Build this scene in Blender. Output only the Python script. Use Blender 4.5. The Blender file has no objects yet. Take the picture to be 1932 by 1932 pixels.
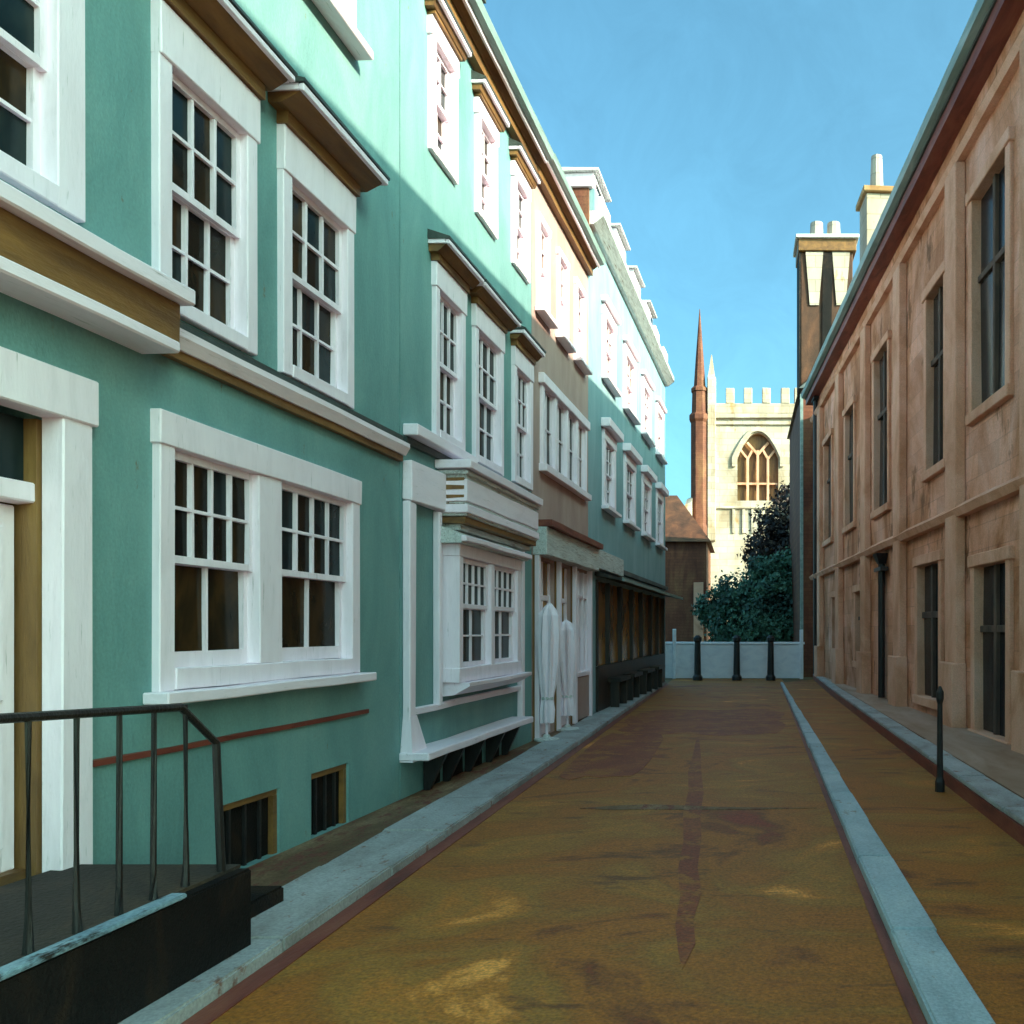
import bpy, bmesh, math, random
from mathutils import Vector, Matrix, Quaternion
random.seed(11)
R = math.radians
S = bpy.context.scene
C = S.collection

# ------------------------------------------------------------------ camera, sky, sun, exposure
cam_d = bpy.data.cameras.new('camera'); cam = bpy.data.objects.new('camera', cam_d); C.objects.link(cam)
cam.location = (0, 0, 1.7); cam.rotation_euler = (R(90), 0, 0)
cam_d.sensor_width = 36; cam_d.lens = 36*1600/1932
cam_d.shift_x = -(1400-966)/1932; cam_d.shift_y = (1190-966)/1932
cam_d.clip_end = 3000; cam_d.clip_start = 0.05
S.camera = cam

TO_SUN = Vector((1.0, -0.55, 0.56)).normalized()
SUN_EL = math.asin(TO_SUN.z); SUN_ROT = math.atan2(TO_SUN.x, TO_SUN.y)
W = bpy.data.worlds.new('World'); S.world = W; W.use_nodes = True
wn = W.node_tree.nodes; wl = W.node_tree.links; wn.clear()
sky = wn.new('ShaderNodeTexSky'); sky.sky_type = 'NISHITA'; sky.sun_disc = False
sky.sun_elevation = SUN_EL; sky.sun_rotation = SUN_ROT
sky.air_density = 0.7; sky.dust_density = 5.0; sky.ozone_density = 1.0; sky.altitude = 50
tint = wn.new('ShaderNodeMixRGB'); tint.blend_type = 'MULTIPLY'; tint.inputs['Fac'].default_value = 1
tint.inputs['Color2'].default_value = (0.56, 1.09, 1.0, 1)
bg = wn.new('ShaderNodeBackground'); bg.inputs['Strength'].default_value = 0.15
wo = wn.new('ShaderNodeOutputWorld')
wtc = wn.new('ShaderNodeTexCoord'); wno = wn.new('ShaderNodeTexNoise'); wno.inputs['Scale'].default_value = 9; wno.inputs['Detail'].default_value = 7
wno.inputs['Roughness'].default_value = .7; wno.inputs['Distortion'].default_value = 1.2; wl.new(wtc.outputs['Generated'], wno.inputs['Vector'])
wmr = wn.new('ShaderNodeMapRange'); wmr.inputs['From Min'].default_value = .25; wmr.inputs['From Max'].default_value = .75
wmr.inputs['To Min'].default_value = .92; wmr.inputs['To Max'].default_value = 1.08; wl.new(wno.outputs['Fac'], wmr.inputs['Value'])
wsc = wn.new('ShaderNodeVectorMath'); wsc.operation = 'SCALE'; wl.new(sky.outputs[0], wsc.inputs[0]); wl.new(wmr.outputs[0], wsc.inputs['Scale'])
wl.new(wsc.outputs[0], tint.inputs['Color1']); wl.new(tint.outputs[0], bg.inputs['Color']); wl.new(bg.outputs[0], wo.inputs[0])

sun_d = bpy.data.lights.new('sun', 'SUN'); sun_d.energy = 3.5; sun_d.angle = R(0.5); sun_d.color = (1.0, 0.86, 0.66)
sun = bpy.data.objects.new('sun', sun_d); C.objects.link(sun)
sun.rotation_euler = TO_SUN.to_track_quat('Z', 'Y').to_euler(); sun.location = (30, -20, 40)

S.view_settings.view_transform = 'Standard'; S.view_settings.look = 'None'
S.view_settings.exposure = 1.5; S.view_settings.gamma = 1; S.view_settings.use_curve_mapping = False
S.render.engine = 'CYCLES'
S.cycles.max_bounces = 6; S.cycles.diffuse_bounces = 4; S.cycles.glossy_bounces = 2

# ------------------------------------------------------------------ materials
def mat(name, stops, scale=(3, 3, 0.5), rough=0.6, bump=0.3, fleck=None, fleck_amt=0.0, fine=60.0,
        spec=0.4, detail=4.0, rot=(0, 0, 0), dist=0.6, bump_scale=None, fleck_scale=None, contrast=0.22, ashlar=None, grit=0.0):
    """streaky hand-brushed paint: a stretched noise picks between the pigment's own tints, a fine one gives relief"""
    m = bpy.data.materials.new(name); m.use_nodes = True
    n = m.node_tree.nodes; l = m.node_tree.links; n.clear()
    out = n.new('ShaderNodeOutputMaterial'); b = n.new('ShaderNodeBsdfPrincipled')
    l.new(b.outputs[0], out.inputs[0])
    tc = n.new('ShaderNodeTexCoord'); info = n.new('ShaderNodeObjectInfo')
    off = n.new('ShaderNodeVectorMath'); off.operation = 'MULTIPLY_ADD'
    off.inputs[0].default_value = (1, 1, 1)
    sc = n.new('ShaderNodeVectorMath'); sc.operation = 'SCALE'; sc.inputs['Scale'].default_value = 37.0
    cmb = n.new('ShaderNodeCombineXYZ')
    for i in range(3): l.new(info.outputs['Random'], cmb.inputs[i])
    l.new(cmb.outputs[0], sc.inputs[0])
    add = n.new('ShaderNodeVectorMath'); add.operation = 'ADD'
    l.new(tc.outputs['Object'], add.inputs[0]); l.new(sc.outputs[0], add.inputs[1])
    mp = n.new('ShaderNodeMapping'); mp.inputs['Scale'].default_value = scale; mp.inputs['Rotation'].default_value = rot
    l.new(add.outputs[0], mp.inputs[0])
    nz = n.new('ShaderNodeTexNoise'); nz.inputs['Scale'].default_value = 1; nz.inputs['Detail'].default_value = detail
    nz.inputs['Roughness'].default_value = 0.62; nz.inputs['Distortion'].default_value = dist
    l.new(mp.outputs[0], nz.inputs['Vector'])
    rp = n.new('ShaderNodeValToRGB'); k = len(stops)
    el = rp.color_ramp.elements
    while len(el) < k: el.new(0.5)
    for i, s in enumerate(stops):
        el[i].position = 0.5 + contrast*(2*i/(k-1)-1) if k > 1 else 0.5
        el[i].color = (*s, 1)
    l.new(nz.outputs['Fac'], rp.inputs[0])
    col = rp.outputs[0]
    if fleck:
        mp2 = n.new('ShaderNodeMapping'); mp2.inputs['Scale'].default_value = fleck_scale or tuple(4*x for x in scale)
        l.new(add.outputs[0], mp2.inputs[0])
        n2 = n.new('ShaderNodeTexNoise'); n2.inputs['Scale'].default_value = 1; n2.inputs['Detail'].default_value = 5
        n2.inputs['Roughness'].default_value = 0.7
        l.new(mp2.outputs[0], n2.inputs['Vector'])
        r2 = n.new('ShaderNodeValToRGB'); t = 0.5 - fleck_amt
        r2.color_ramp.elements[0].position = max(0.0, t-0.05); r2.color_ramp.elements[0].color = (1, 1, 1, 1)
        r2.color_ramp.elements[1].position = t+0.03; r2.color_ramp.elements[1].color = (0, 0, 0, 1)
        l.new(n2.outputs['Fac'], r2.inputs[0])
        mx = n.new('ShaderNodeMixRGB'); mx.inputs['Color2'].default_value = (*fleck, 1)
        l.new(r2.outputs[0], mx.inputs['Fac']); l.new(col, mx.inputs['Color1']); col = mx.outputs[0]
    if grit:
        ng = n.new('ShaderNodeTexNoise'); ng.inputs['Scale'].default_value = 55; ng.inputs['Detail'].default_value = 3
        l.new(add.outputs[0], ng.inputs['Vector'])
        gr = n.new('ShaderNodeMapRange'); gr.inputs['From Min'].default_value = .3; gr.inputs['From Max'].default_value = .7
        gr.inputs['To Min'].default_value = 1-grit; gr.inputs['To Max'].default_value = 1+grit; l.new(ng.outputs['Fac'], gr.inputs['Value'])
        gm = n.new('ShaderNodeVectorMath'); gm.operation = 'SCALE'; l.new(col, gm.inputs[0]); l.new(gr.outputs[0], gm.inputs['Scale']); col = gm.outputs[0]
    bk = None
    if ashlar:
        ax, bw, bh, mo, jc = ashlar
        sp_ = n.new('ShaderNodeSeparateXYZ'); l.new(tc.outputs['Object'], sp_.inputs[0]); cb = n.new('ShaderNodeCombineXYZ')
        l.new(sp_.outputs[ax], cb.inputs[0]); l.new(sp_.outputs[2], cb.inputs[1])
        bk = n.new('ShaderNodeTexBrick'); bk.inputs['Scale'].default_value = 1; bk.inputs['Brick Width'].default_value = bw; bk.inputs['Row Height'].default_value = bh
        bk.inputs['Mortar Size'].default_value = mo; bk.inputs['Mortar Smooth'].default_value = .4
        bk.inputs['Color1'].default_value = (.86, .86, .86, 1); bk.inputs['Color2'].default_value = (1.1, 1.1, 1.1, 1); bk.inputs['Mortar'].default_value = (jc, jc, jc, 1)
        l.new(cb.outputs[0], bk.inputs['Vector'])
        mu = n.new('ShaderNodeMixRGB'); mu.blend_type = 'MULTIPLY'; mu.inputs['Fac'].default_value = 1
        l.new(col, mu.inputs['Color1']); l.new(bk.outputs['Color'], mu.inputs['Color2']); col = mu.outputs[0]
    l.new(col, b.inputs['Base Color'])
    b.inputs['Roughness'].default_value = rough
    b.inputs['Specular IOR Level'].default_value = spec
    if bump:
        mp3 = n.new('ShaderNodeMapping'); mp3.inputs['Scale'].default_value = bump_scale or tuple(x/max(scale)*fine for x in scale)
        l.new(add.outputs[0], mp3.inputs[0])
        n3 = n.new('ShaderNodeTexNoise'); n3.inputs['Scale'].default_value = 1; n3.inputs['Detail'].default_value = 3
        n3.inputs['Roughness'].default_value = 0.65
        l.new(mp3.outputs[0], n3.inputs['Vector'])
        bp = n.new('ShaderNodeBump'); bp.inputs['Strength'].default_value = bump; bp.inputs['Distance'].default_value = 0.02
        l.new(n3.outputs['Fac'], bp.inputs['Height']); l.new(bp.outputs[0], b.inputs['Normal'])
    return m

V = (9, 9, 1.2)      # strokes running up and down
H = (9, 1.2, 9)      # strokes running along the street
UMBER = (0.16, 0.075, 0.025)
M = {}
M['teal'] = mat('teal_paint', [(0.115, 0.245, 0.245), (0.155, 0.31, 0.305), (0.20, 0.36, 0.35)], (1.6, 1.6, 0.7), 0.6, 0.3, UMBER, 0.20, 45,
                fleck_scale=(7, 7, 3), bump_scale=(34, 34, 15), detail=7, grit=.07)
M['blue'] = mat('pale_teal_paint', [(0.17, 0.31, 0.35), (0.23, 0.37, 0.41), (0.29, 0.43, 0.48)], (1.5, 1.5, 0.6), 0.6, 0.3, bump_scale=(34, 34, 15))
M['beige'] = mat('beige_render', [(0.36, 0.22, 0.20), (0.43, 0.28, 0.25), (0.49, 0.34, 0.31)], (1.5, 1.5, 0.6), 0.7, 0.3, bump_scale=(34, 34, 15))
M['white'] = mat('white_gloss_paint', [(0.86, 0.72, 0.80), (0.94, 0.79, 0.88), (0.97, 0.83, 0.91)], (9, 9, 2), 0.45, 0.16, (0.50, 0.43, 0.45), 0.16, 60,
                 fleck_scale=(60, 60, 3))
M['white_h'] = mat('white_gloss_paint_along', [(0.86, 0.72, 0.80), (0.94, 0.79, 0.88), (0.97, 0.83, 0.91)], (9, 2, 9), 0.45, 0.16, (0.50, 0.42, 0.43), 0.16, 60,
                   fleck_scale=(60, 3, 60))
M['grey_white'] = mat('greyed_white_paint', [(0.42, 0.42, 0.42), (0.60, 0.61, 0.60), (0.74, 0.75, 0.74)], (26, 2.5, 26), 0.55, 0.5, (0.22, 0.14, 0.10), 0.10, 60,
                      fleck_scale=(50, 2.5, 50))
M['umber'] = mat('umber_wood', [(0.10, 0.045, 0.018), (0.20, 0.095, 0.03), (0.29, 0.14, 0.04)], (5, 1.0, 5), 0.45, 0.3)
M['umber_v'] = mat('umber_wood_upright', [(0.10, 0.05, 0.02), (0.20, 0.10, 0.035), (0.28, 0.15, 0.05)], (5, 5, 0.8), 0.45, 0.3)
M['redbrown'] = mat('red_oxide_paint', [(0.10, 0.02, 0.014), (0.20, 0.045, 0.03), (0.26, 0.08, 0.045)], (6, 1.2, 6), 0.5, 0.3)
M['lead'] = mat('lead_sheet', [(0.025, 0.032, 0.03), (0.045, 0.055, 0.05), (0.07, 0.08, 0.075)], (8, 2, 8), 0.5, 0.3)
M['slate'] = mat('slate', [(0.05, 0.06, 0.06), (0.09, 0.10, 0.10), (0.12, 0.14, 0.14)], (6, 2, 6), 0.6, 0.4)
M['gutter'] = mat('grey_green_gutter', [(0.16, 0.24, 0.22), (0.24, 0.33, 0.31), (0.36, 0.44, 0.43)], (8, 1, 8), 0.5, 0.2)
M['black'] = mat('black_iron', [(0.008, 0.008, 0.010), (0.014, 0.013, 0.014), (0.025, 0.022, 0.020)], (8, 8, 2), 0.4, 0.3)
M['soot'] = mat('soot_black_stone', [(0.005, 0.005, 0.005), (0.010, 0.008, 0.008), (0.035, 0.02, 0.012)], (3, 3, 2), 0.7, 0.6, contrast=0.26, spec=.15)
M['darkwood'] = mat('dark_shop_timber', [(0.012, 0.010, 0.010), (0.03, 0.022, 0.018), (0.06, 0.04, 0.025)], (8, 8, 1), 0.4, 0.3)
M['step'] = mat('worn_dark_step', [(0.015, 0.012, 0.010), (0.035, 0.025, 0.02), (0.09, 0.055, 0.03)], (1.6, 1.4, 3), 0.8, 0.5, grit=.3, detail=8)
M['nosing'] = mat('blue_grey_nosing', [(0.12, 0.20, 0.27), (0.20, 0.30, 0.38), (0.28, 0.39, 0.46)], (6, 2.5, 8), 0.7, 0.4, (0.02, 0.018, 0.018), 0.05, fleck_scale=(8, 3, 8), detail=8, grit=.2)
for i, st in enumerate([[(0.004, 0.009, 0.012), (0.010, 0.020, 0.024), (0.02, 0.03, 0.03)],
                        [(0.006, 0.007, 0.006), (0.022, 0.014, 0.007), (0.055, 0.028, 0.010)],
                        [(0.005, 0.007, 0.008), (0.012, 0.011, 0.008), (0.04, 0.022, 0.010)]]):
    M['glass%d' % i] = mat('dark_glass_%d' % i, st, (2.5, 2.5, 1.2), 0.16, 0.03, spec=0.13, bump_scale=(3, 3, 3), contrast=0.15)
M['rust_glass'] = mat('rust_glass', [(0.05, 0.02, 0.01), (0.13, 0.05, 0.02), (0.22, 0.10, 0.03)], (3, 3, 1), 0.2, 0.03, bump_scale=(3, 3, 3))
M['amber_glass'] = mat('amber_shop_glass', [(0.14, 0.06, 0.015), (0.32, 0.15, 0.03), (0.48, 0.24, 0.05)], (2, 2, 1), 0.2, 0.03, bump_scale=(3, 3, 3))
M['stone'] = mat('brown_limestone', [(0.32, 0.11, 0.04), (0.53, 0.23, 0.12), (0.69, 0.35, 0.24), (0.77, 0.44, 0.34)], (0.7, 0.7, 0.42), 0.85, 0.5,
                 (0.24, 0.10, 0.045), 0.10, 40, fleck_scale=(1.8, 1.8, 0.8), bump_scale=(16, 16, 14), contrast=0.17, detail=8, grit=.14, ashlar=(1, .85, .36, .010, .80), dist=1.0)
M['stone_lt'] = mat('pale_limestone', [(0.46, 0.19, 0.09), (0.67, 0.35, 0.23), (0.77, 0.45, 0.34)], (1.0, 1.0, 0.6), 0.85, 0.5, bump_scale=(16, 16, 14), detail=8, grit=.12, dist=1.0)
M['mull'] = mat('sooty_mullion', [(0.05, 0.035, 0.03), (0.09, 0.06, 0.045), (0.16, 0.10, 0.07)], (3, 3, 1), 0.8, 0.4)
M['stone_dk'] = mat('dark_slotted_glass', [(0.010, 0.011, 0.015), (0.022, 0.022, 0.026), (0.05, 0.04, 0.035)], (6, 6, 0.6), 0.25, 0.08, bump_scale=(5, 5, 3), spec=.2)
M['cream'] = mat('cream_limestone', [(0.34, 0.25, 0.17), (0.46, 0.385, 0.31), (0.52, 0.46, 0.40)], (0.7, 0.7, 0.35), 0.8, 0.5,
                 (0.40, 0.24, 0.10), 0.13, 30, fleck_scale=(1.2, 1.2, 0.5), bump_scale=(5, 5, 3), contrast=0.2, ashlar=(0, 1.1, .45, .02, .7))
M['cream_dk'] = mat('weathered_limestone', [(0.22, 0.09, 0.03), (0.36, 0.20, 0.08), (0.50, 0.34, 0.18)], (1, 1, 0.4), 0.8, 0.5, bump_scale=(6, 6, 3))
M['brick'] = mat('red_brown_brick', [(0.09, 0.025, 0.015), (0.17, 0.055, 0.03), (0.24, 0.11, 0.05)], (1.5, 1.5, 0.5), 0.75, 0.5, bump_scale=(10, 10, 10), grit=.2, ashlar=(0, .45, .15, .02, .8))
M['road'] = mat('ochre_brown_road', [(0.23, 0.038, 0.011), (0.19, 0.058, 0.010), (0.36, 0.115, 0.012), (0.29, 0.10, 0.011), (0.31, 0.135, 0.020), (0.42, 0.145, 0.016), (0.78, 0.31, 0.06)],  # last, brightest tint paints golden glints into the road
                (0.55, 0.75, 1), 0.6, 0.5, (0.16, 0.055, 0.012), 0.115, 40, fleck_scale=(0.9, 3.0, 1), bump_scale=(26, 40, 9), contrast=0.2, detail=9, grit=.38, dist=1.4)
M['pave_in'] = mat('brown_flagstones', [(0.09, 0.045, 0.02), (0.16, 0.09, 0.045), (0.30, 0.19, 0.11)], (3, 1.2, 1), 0.7, 0.4, (0.16, 0.045, 0.03), 0.05, bump_scale=(25, 20, 9), grit=.3)
M['kerb'] = mat('blue_grey_kerbstone', [(0.24, 0.22, 0.21), (0.36, 0.36, 0.36), (0.45, 0.46, 0.47)], (2.6, 1.3, 2), 0.75, 0.45, (0.24, 0.13, 0.10), 0.12, 50,
                fleck_scale=(9, 5, 5), bump_scale=(34, 26, 26), detail=8, grit=.18)
M['kerb_b'] = mat('pale_blue_kerbstone', [(0.28, 0.34, 0.37), (0.38, 0.46, 0.50), (0.48, 0.55, 0.56)], (2.6, 1.2, 2), 0.75, 0.45, (0.30, 0.24, 0.18), 0.14, 50,
                  fleck_scale=(9, 5, 5), bump_scale=(34, 26, 26), detail=8, grit=.16)
M['rose'] = mat('rose_flagstones', [(0.26, 0.14, 0.08), (0.38, 0.24, 0.17), (0.46, 0.32, 0.25)], (2, 0.6, 1), 0.7, 0.4, bump_scale=(20, 7, 9))
M['ground'] = mat('earth', [(0.10, 0.06, 0.025), (0.15, 0.10, 0.04), (0.19, 0.13, 0.06)], (0.3, 0.3, 0.3), 0.8, 0.3, bump_scale=(4, 4, 4))
M['barrier'] = mat('pale_blue_white_board', [(0.66, 0.68, 0.76), (0.76, 0.79, 0.86), (0.84, 0.85, 0.90)], (2.5, 2.5, 4), 0.6, 0.3, bump_scale=(20, 20, 20))
M['tar'] = mat('red_brown_patch', [(0.16, 0.03, 0.012), (0.22, 0.05, 0.016), (0.30, 0.09, 0.018)], (1.4, 1.2, 1), 0.6, 0.5, (0.30, 0.11, 0.014), 0.05, fleck_scale=(3, 4, 1), bump_scale=(26, 40, 9), detail=8, grit=.38)
M['sootbrick'] = mat('sooty_brick', [(0.035, 0.018, 0.012), (0.08, 0.035, 0.02), (0.15, 0.06, 0.03)], (1.5, 1.5, 0.6), 0.8, 0.5, bump_scale=(10, 10, 10), grit=.2)
M['leaf'] = mat('leaf_green', [(0.02, 0.045, 0.04), (0.045, 0.10, 0.075), (0.08, 0.19, 0.12), (0.15, 0.28, 0.18)], (0.8, 0.8, 1.4), 0.55, 0, contrast=0.2)
M['leaf_dk'] = mat('leaf_copper', [(0.015, 0.012, 0.013), (0.028, 0.020, 0.020), (0.05, 0.035, 0.03)], (1, 1, 1), 0.55, 0)
M['bark'] = mat('bark', [(0.03, 0.02, 0.015), (0.06, 0.045, 0.03), (0.09, 0.07, 0.05)], (6, 6, 1), 0.8, 0.5)

# ------------------------------------------------------------------ mesh helpers
class MB:
    """collects shapes in facade coordinates (n outwards, u along the street, z up); sx=-1 mirrors n for the far side"""
    wob = .006
    def __init__(s, sx=1): s.v = []; s.f = []; s.sx = sx
    def pt(s, n, u, z): s.v.append((n*s.sx, u, z)); return len(s.v)-1
    def poly(s, pts): s.f.append([s.pt(*p) for p in pts]); return s
    def hexa(s, p):          # p: 8 points, bottom ring then top ring
        b = len(s.v)
        for q in p: s.pt(*q)
        for f in ((0, 3, 2, 1), (4, 5, 6, 7), (0, 1, 5, 4), (1, 2, 6, 5), (2, 3, 7, 6), (3, 0, 4, 7)):
            s.f.append([b+i for i in f])
        return s
    def box(s, n0, n1, u0, u1, z0, z1, j=0.0):
        if j and u1-u0 > 1.4 and n0 > -.3 and n1 < .6: return s.extr([(n0, z0), (n1, z0), (n1, z1), (n0, z1)], u0, u1)
        r = lambda: random.uniform(-j, j) if j else 0
        return s.hexa([(n0, u0+r(), z0+r()), (n1+r()*.4, u0+r(), z0+r()), (n1+r()*.4, u1+r(), z0+r()), (n0, u1+r(), z0+r()),
                       (n0, u0+r(), z1+r()), (n1+r()*.4, u0+r(), z1+r()), (n1+r()*.4, u1+r(), z1+r()), (n0, u1+r(), z1+r())])
    def extr(s, prof, u0, u1):   # profile in (n,z) swept along u
        k = len(prof); g = max(1, int((u1-u0)/.55)); rings = []
        for t in range(g+1):
            r = lambda: random.uniform(-s.wob, s.wob)
            dz = r(); rings.append([s.pt(n+(r()*.5 if n > .03 else 0), u0+(u1-u0)*t/g, z+dz+r()*.4) for n, z in prof])
        for a, b in zip(rings, rings[1:]):
            for i in range(k): q = (i+1) % k; s.f.append([a[i], a[q], b[q], b[i]])
        s.f.append(rings[0][::-1]); s.f.append(rings[-1]); return s
    def tube(s, path, r, k=8):
        rings = []
        for i, p in enumerate(path):
            p = Vector(p); d = (Vector(path[min(i+1, len(path)-1)]) - Vector(path[max(i-1, 0)])).normalized()
            q = d.to_track_quat('Z', 'Y'); rr = r[i] if isinstance(r, (list, tuple)) else r
            rings.append([s.pt(*(p + q @ Vector((math.cos(2*math.pi*a/k)*rr, math.sin(2*math.pi*a/k)*rr, 0)))) for a in range(k)])
        for a, b in zip(rings, rings[1:]):
            for i in range(k): j = (i+1) % k; s.f.append([a[i], a[j], b[j], b[i]])
        s.f.append(rings[0][::-1]); s.f.append(rings[-1]); return s
    def mesh(s, name, bev=0.0, recalc=True):
        me = bpy.data.meshes.new(name); me.from_pydata(s.v, [], s.f); me.update()
        bm = bmesh.new(); bm.from_mesh(me)
        if recalc: bmesh.ops.recalc_face_normals(bm, faces=bm.faces)
        if bev: bmesh.ops.bevel(bm, geom=list(bm.edges), offset=bev, segments=1, affect='EDGES', clamp_overlap=True)
        bm.to_mesh(me); bm.free(); return me
    def build(s, name, m, parent=None, bev=0.0, recalc=True):
        me = s.mesh(name, bev, recalc); me.materials.append(M[m]); return link(name, me, parent)

def link(name, me, parent=None, loc=None):
    o = bpy.data.objects.new(name, me); C.objects.link(o)
    if parent: o.parent = parent
    if loc: o.location = loc
    return o
def tag(o, label, cat, group=None):
    o['label'] = label; o['category'] = cat
    if group: o['group'] = group
    return o
def struct(o): o['kind'] = 'structure'; return o
def empty(name, loc, rz=0):
    o = bpy.data.objects.new(name, None); C.objects.link(o); o.location = loc; o.rotation_euler = (0, 0, rz); o.empty_display_size = 0.3
    return o

BL, XL = 0.045, -3.7          # left row of houses: x = XL + BL*y
BRT, XR = -0.0554, 4.15       # right building
class House:
    def __init__(s, name, u0, u1, side=1):
        s.side = side; s.u0 = u0; s.u1 = u1
        b, x0 = (BL, XL) if side == 1 else (BRT, XR)
        s.e = empty(name, (x0+b*u0, u0, 0), -math.atan(b))
    def mb(s): m = MB(s.side); o = s.u0; m.pt = lambda n, u, z, _s=m, _o=o: (_s.v.append((n*_s.sx, u-_o, z)), len(_s.v)-1)[1]; return m

def facade(h, m, z0, z1, openings, depth=6.0, reveal=0.2, name='wall'):
    """front wall with true openings, reveals, flank walls and back"""
    mb = h.mb(); u0, u1 = h.u0, h.u1
    us = sorted({u0, u1, *[o[0] for o in openings], *[o[1] for o in openings]})
    zs = sorted({z0, z1, *[o[2] for o in openings], *[o[3] for o in openings]})
    def inside(u, z): return any(o[0] < u < o[1] and o[2] < z < o[3] for o in openings)
    for a, b in zip(us, us[1:]):
        for c, d in zip(zs, zs[1:]):
            if not inside((a+b)/2, (c+d)/2): mb.poly([(0, a, c), (0, b, c), (0, b, d), (0, a, d)])
    for o in openings:
        a, b, c, d = o[:4]; r = -(o[4] if len(o) > 4 else reveal)
        mb.poly([(0, a, c), (r, a, c), (r, a, d), (0, a, d)]); mb.poly([(0, b, c), (0, b, d), (r, b, d), (r, b, c)])
        mb.poly([(0, a, c), (0, b, c), (r, b, c), (r, a, c)]); mb.poly([(0, a, d), (r, a, d), (r, b, d), (0, b, d)])
    D = -depth
    mb.poly([(0, u0, z0), (0, u0, z1), (D, u0, z1), (D, u0, z0)]); mb.poly([(0, u1, z0), (D, u1, z0), (D, u1, z1), (0, u1, z1)])
    mb.poly([(D, u0, z0), (D, u0, z1), (D, u1, z1), (D, u1, z0)])
    return mb.build(name, m, h.e)

pane_cache = {}
def pane(h, parent, n, u0, u1, z0, z1, gl):
    key = (round(u1-u0, 3), round(z1-z0, 3), gl)
    if key not in pane_cache:
        q = MB(); q.box(-.003, .003, -(u1-u0)/2, (u1-u0)/2, -(z1-z0)/2, (z1-z0)/2); me = q.mesh('pane'); me.materials.append(M[gl]); pane_cache[key] = me
    o = link('pane', pane_cache[key], parent, (n*h.side, (u0+u1)/2-h.u0, (z0+z1)/2))
    o.rotation_euler = (0, R(random.uniform(-.8, .8)), R(random.uniform(-.8, .8)))
    return o

def sash(h, win, n, u0, u1, z0, z1, cols, rows, rail=0.045, bar=0.022, gl=None, m='white', bot=None):
    mb = h.mb(); j = .004; bot = bot or rail
    mb.box(n-.02, n+.02, u0, u0+rail, z0, z1, j); mb.box(n-.02, n+.02, u1-rail, u1, z0, z1, j)
    mb.box(n-.0205, n+.0205, u0+rail, u1-rail, z0, z0+bot, j); mb.box(n-.0205, n+.0205, u0+rail, u1-rail, z1-rail, z1, j)
    a, b, c, d = u0+rail, u1-rail, z0+bot, z1-rail
    for i in range(1, cols):
        u = a+(b-a)*i/cols; mb.box(n-.012, n+.016, u-bar/2, u+bar/2, c, d, j)
    for i in range(1, rows):
        z = c+(d-c)*i/rows; mb.box(n-.011, n+.015, a, b, z-bar/2, z+bar/2, j)
    mb.build('sash', m, win)
    for i in range(cols):
        for k in range(rows):
            g = gl or random.choice(['glass0', 'glass0', 'glass1', 'glass2', 'glass2'])
            pane(h, win, n-.016, a+(b-a)*i/cols, a+(b-a)*(i+1)/cols, c+(d-c)*k/rows, c+(d-c)*(k+1)/rows, g)

def opening_of(w, inset=0.03): return (w[0]+inset, w[1]-inset, w[2]+inset, w[3]-inset, 0.24)

def window(h, w, jamb=.11, head=.32, cols=3, up=2, lo=2, locols=None, split=.5, hood=None, sill=False, gl=None, proud=.05, mid=None, bar=.022, apron=.10, bot=None):
    u0, u1, z0, z1 = w
    mb = h.mb(); j = .007; back = -.23
    mb.box(back, proud, u0, u0+jamb, z0, z1, j); mb.box(back, proud, u1-jamb, u1, z0, z1, j)
    mb.box(back, proud+.012, u0-.012, u1+.012, z1-head, z1+.004, j)
    mb.box(back, proud+.006, u0+jamb, u1-jamb, z0, z0+apron, j)
    bays = [(u0+jamb, u1-jamb)]
    if mid:
        mb.box(back, proud-.006, mid[0], mid[1], z0+apron, z1-head, j); bays = [(u0+jamb, mid[0]), (mid[1], u1-jamb)]
    win = mb.build('window', 'white', h.e, .006)
    c, d = z0+apron, z1-head; zm = c+(d-c)*split
    for a, b in bays:
        sash(h, win, -.025, a, b, zm-.02, d, cols, up, gl=gl, bar=bar)
        sash(h, win, -.066, a, b, c, zm+.02, locols or cols, lo, gl=gl, bar=bar, bot=bot)
    if hood:
        over, dz, pr = hood
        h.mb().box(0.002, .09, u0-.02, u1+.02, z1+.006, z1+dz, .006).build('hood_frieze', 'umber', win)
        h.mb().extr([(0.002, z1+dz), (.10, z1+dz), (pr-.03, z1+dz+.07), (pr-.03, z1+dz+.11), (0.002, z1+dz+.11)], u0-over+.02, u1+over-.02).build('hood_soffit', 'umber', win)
        h.mb().box(pr-.03, pr+.01, u0-over, u1+over, z1+dz+.065, z1+dz+.115, .006).build('hood_moulding', 'white_h', win, .006)
        for e in (u0-over, u1+over-.03):
            h.mb().box(.003, pr-.032, e, e+.03, z1+dz+.07, z1+dz+.114, .004).build('hood_moulding', 'white', win)
        h.mb().extr([(0.002, z1+dz+.117), (pr+.02, z1+dz+.117), (pr+.02, z1+dz+.14), (0.002, z1+dz+.22)], u0-over-.01, u1+over+.01).build('hood_lead', 'lead', win)
    if sill:
        h.mb().box(.002, .16, u0-.08, u1+.08, z0-.075, z0-.002, .007).build('sill', 'white_h', win, .008)
    return win

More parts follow.
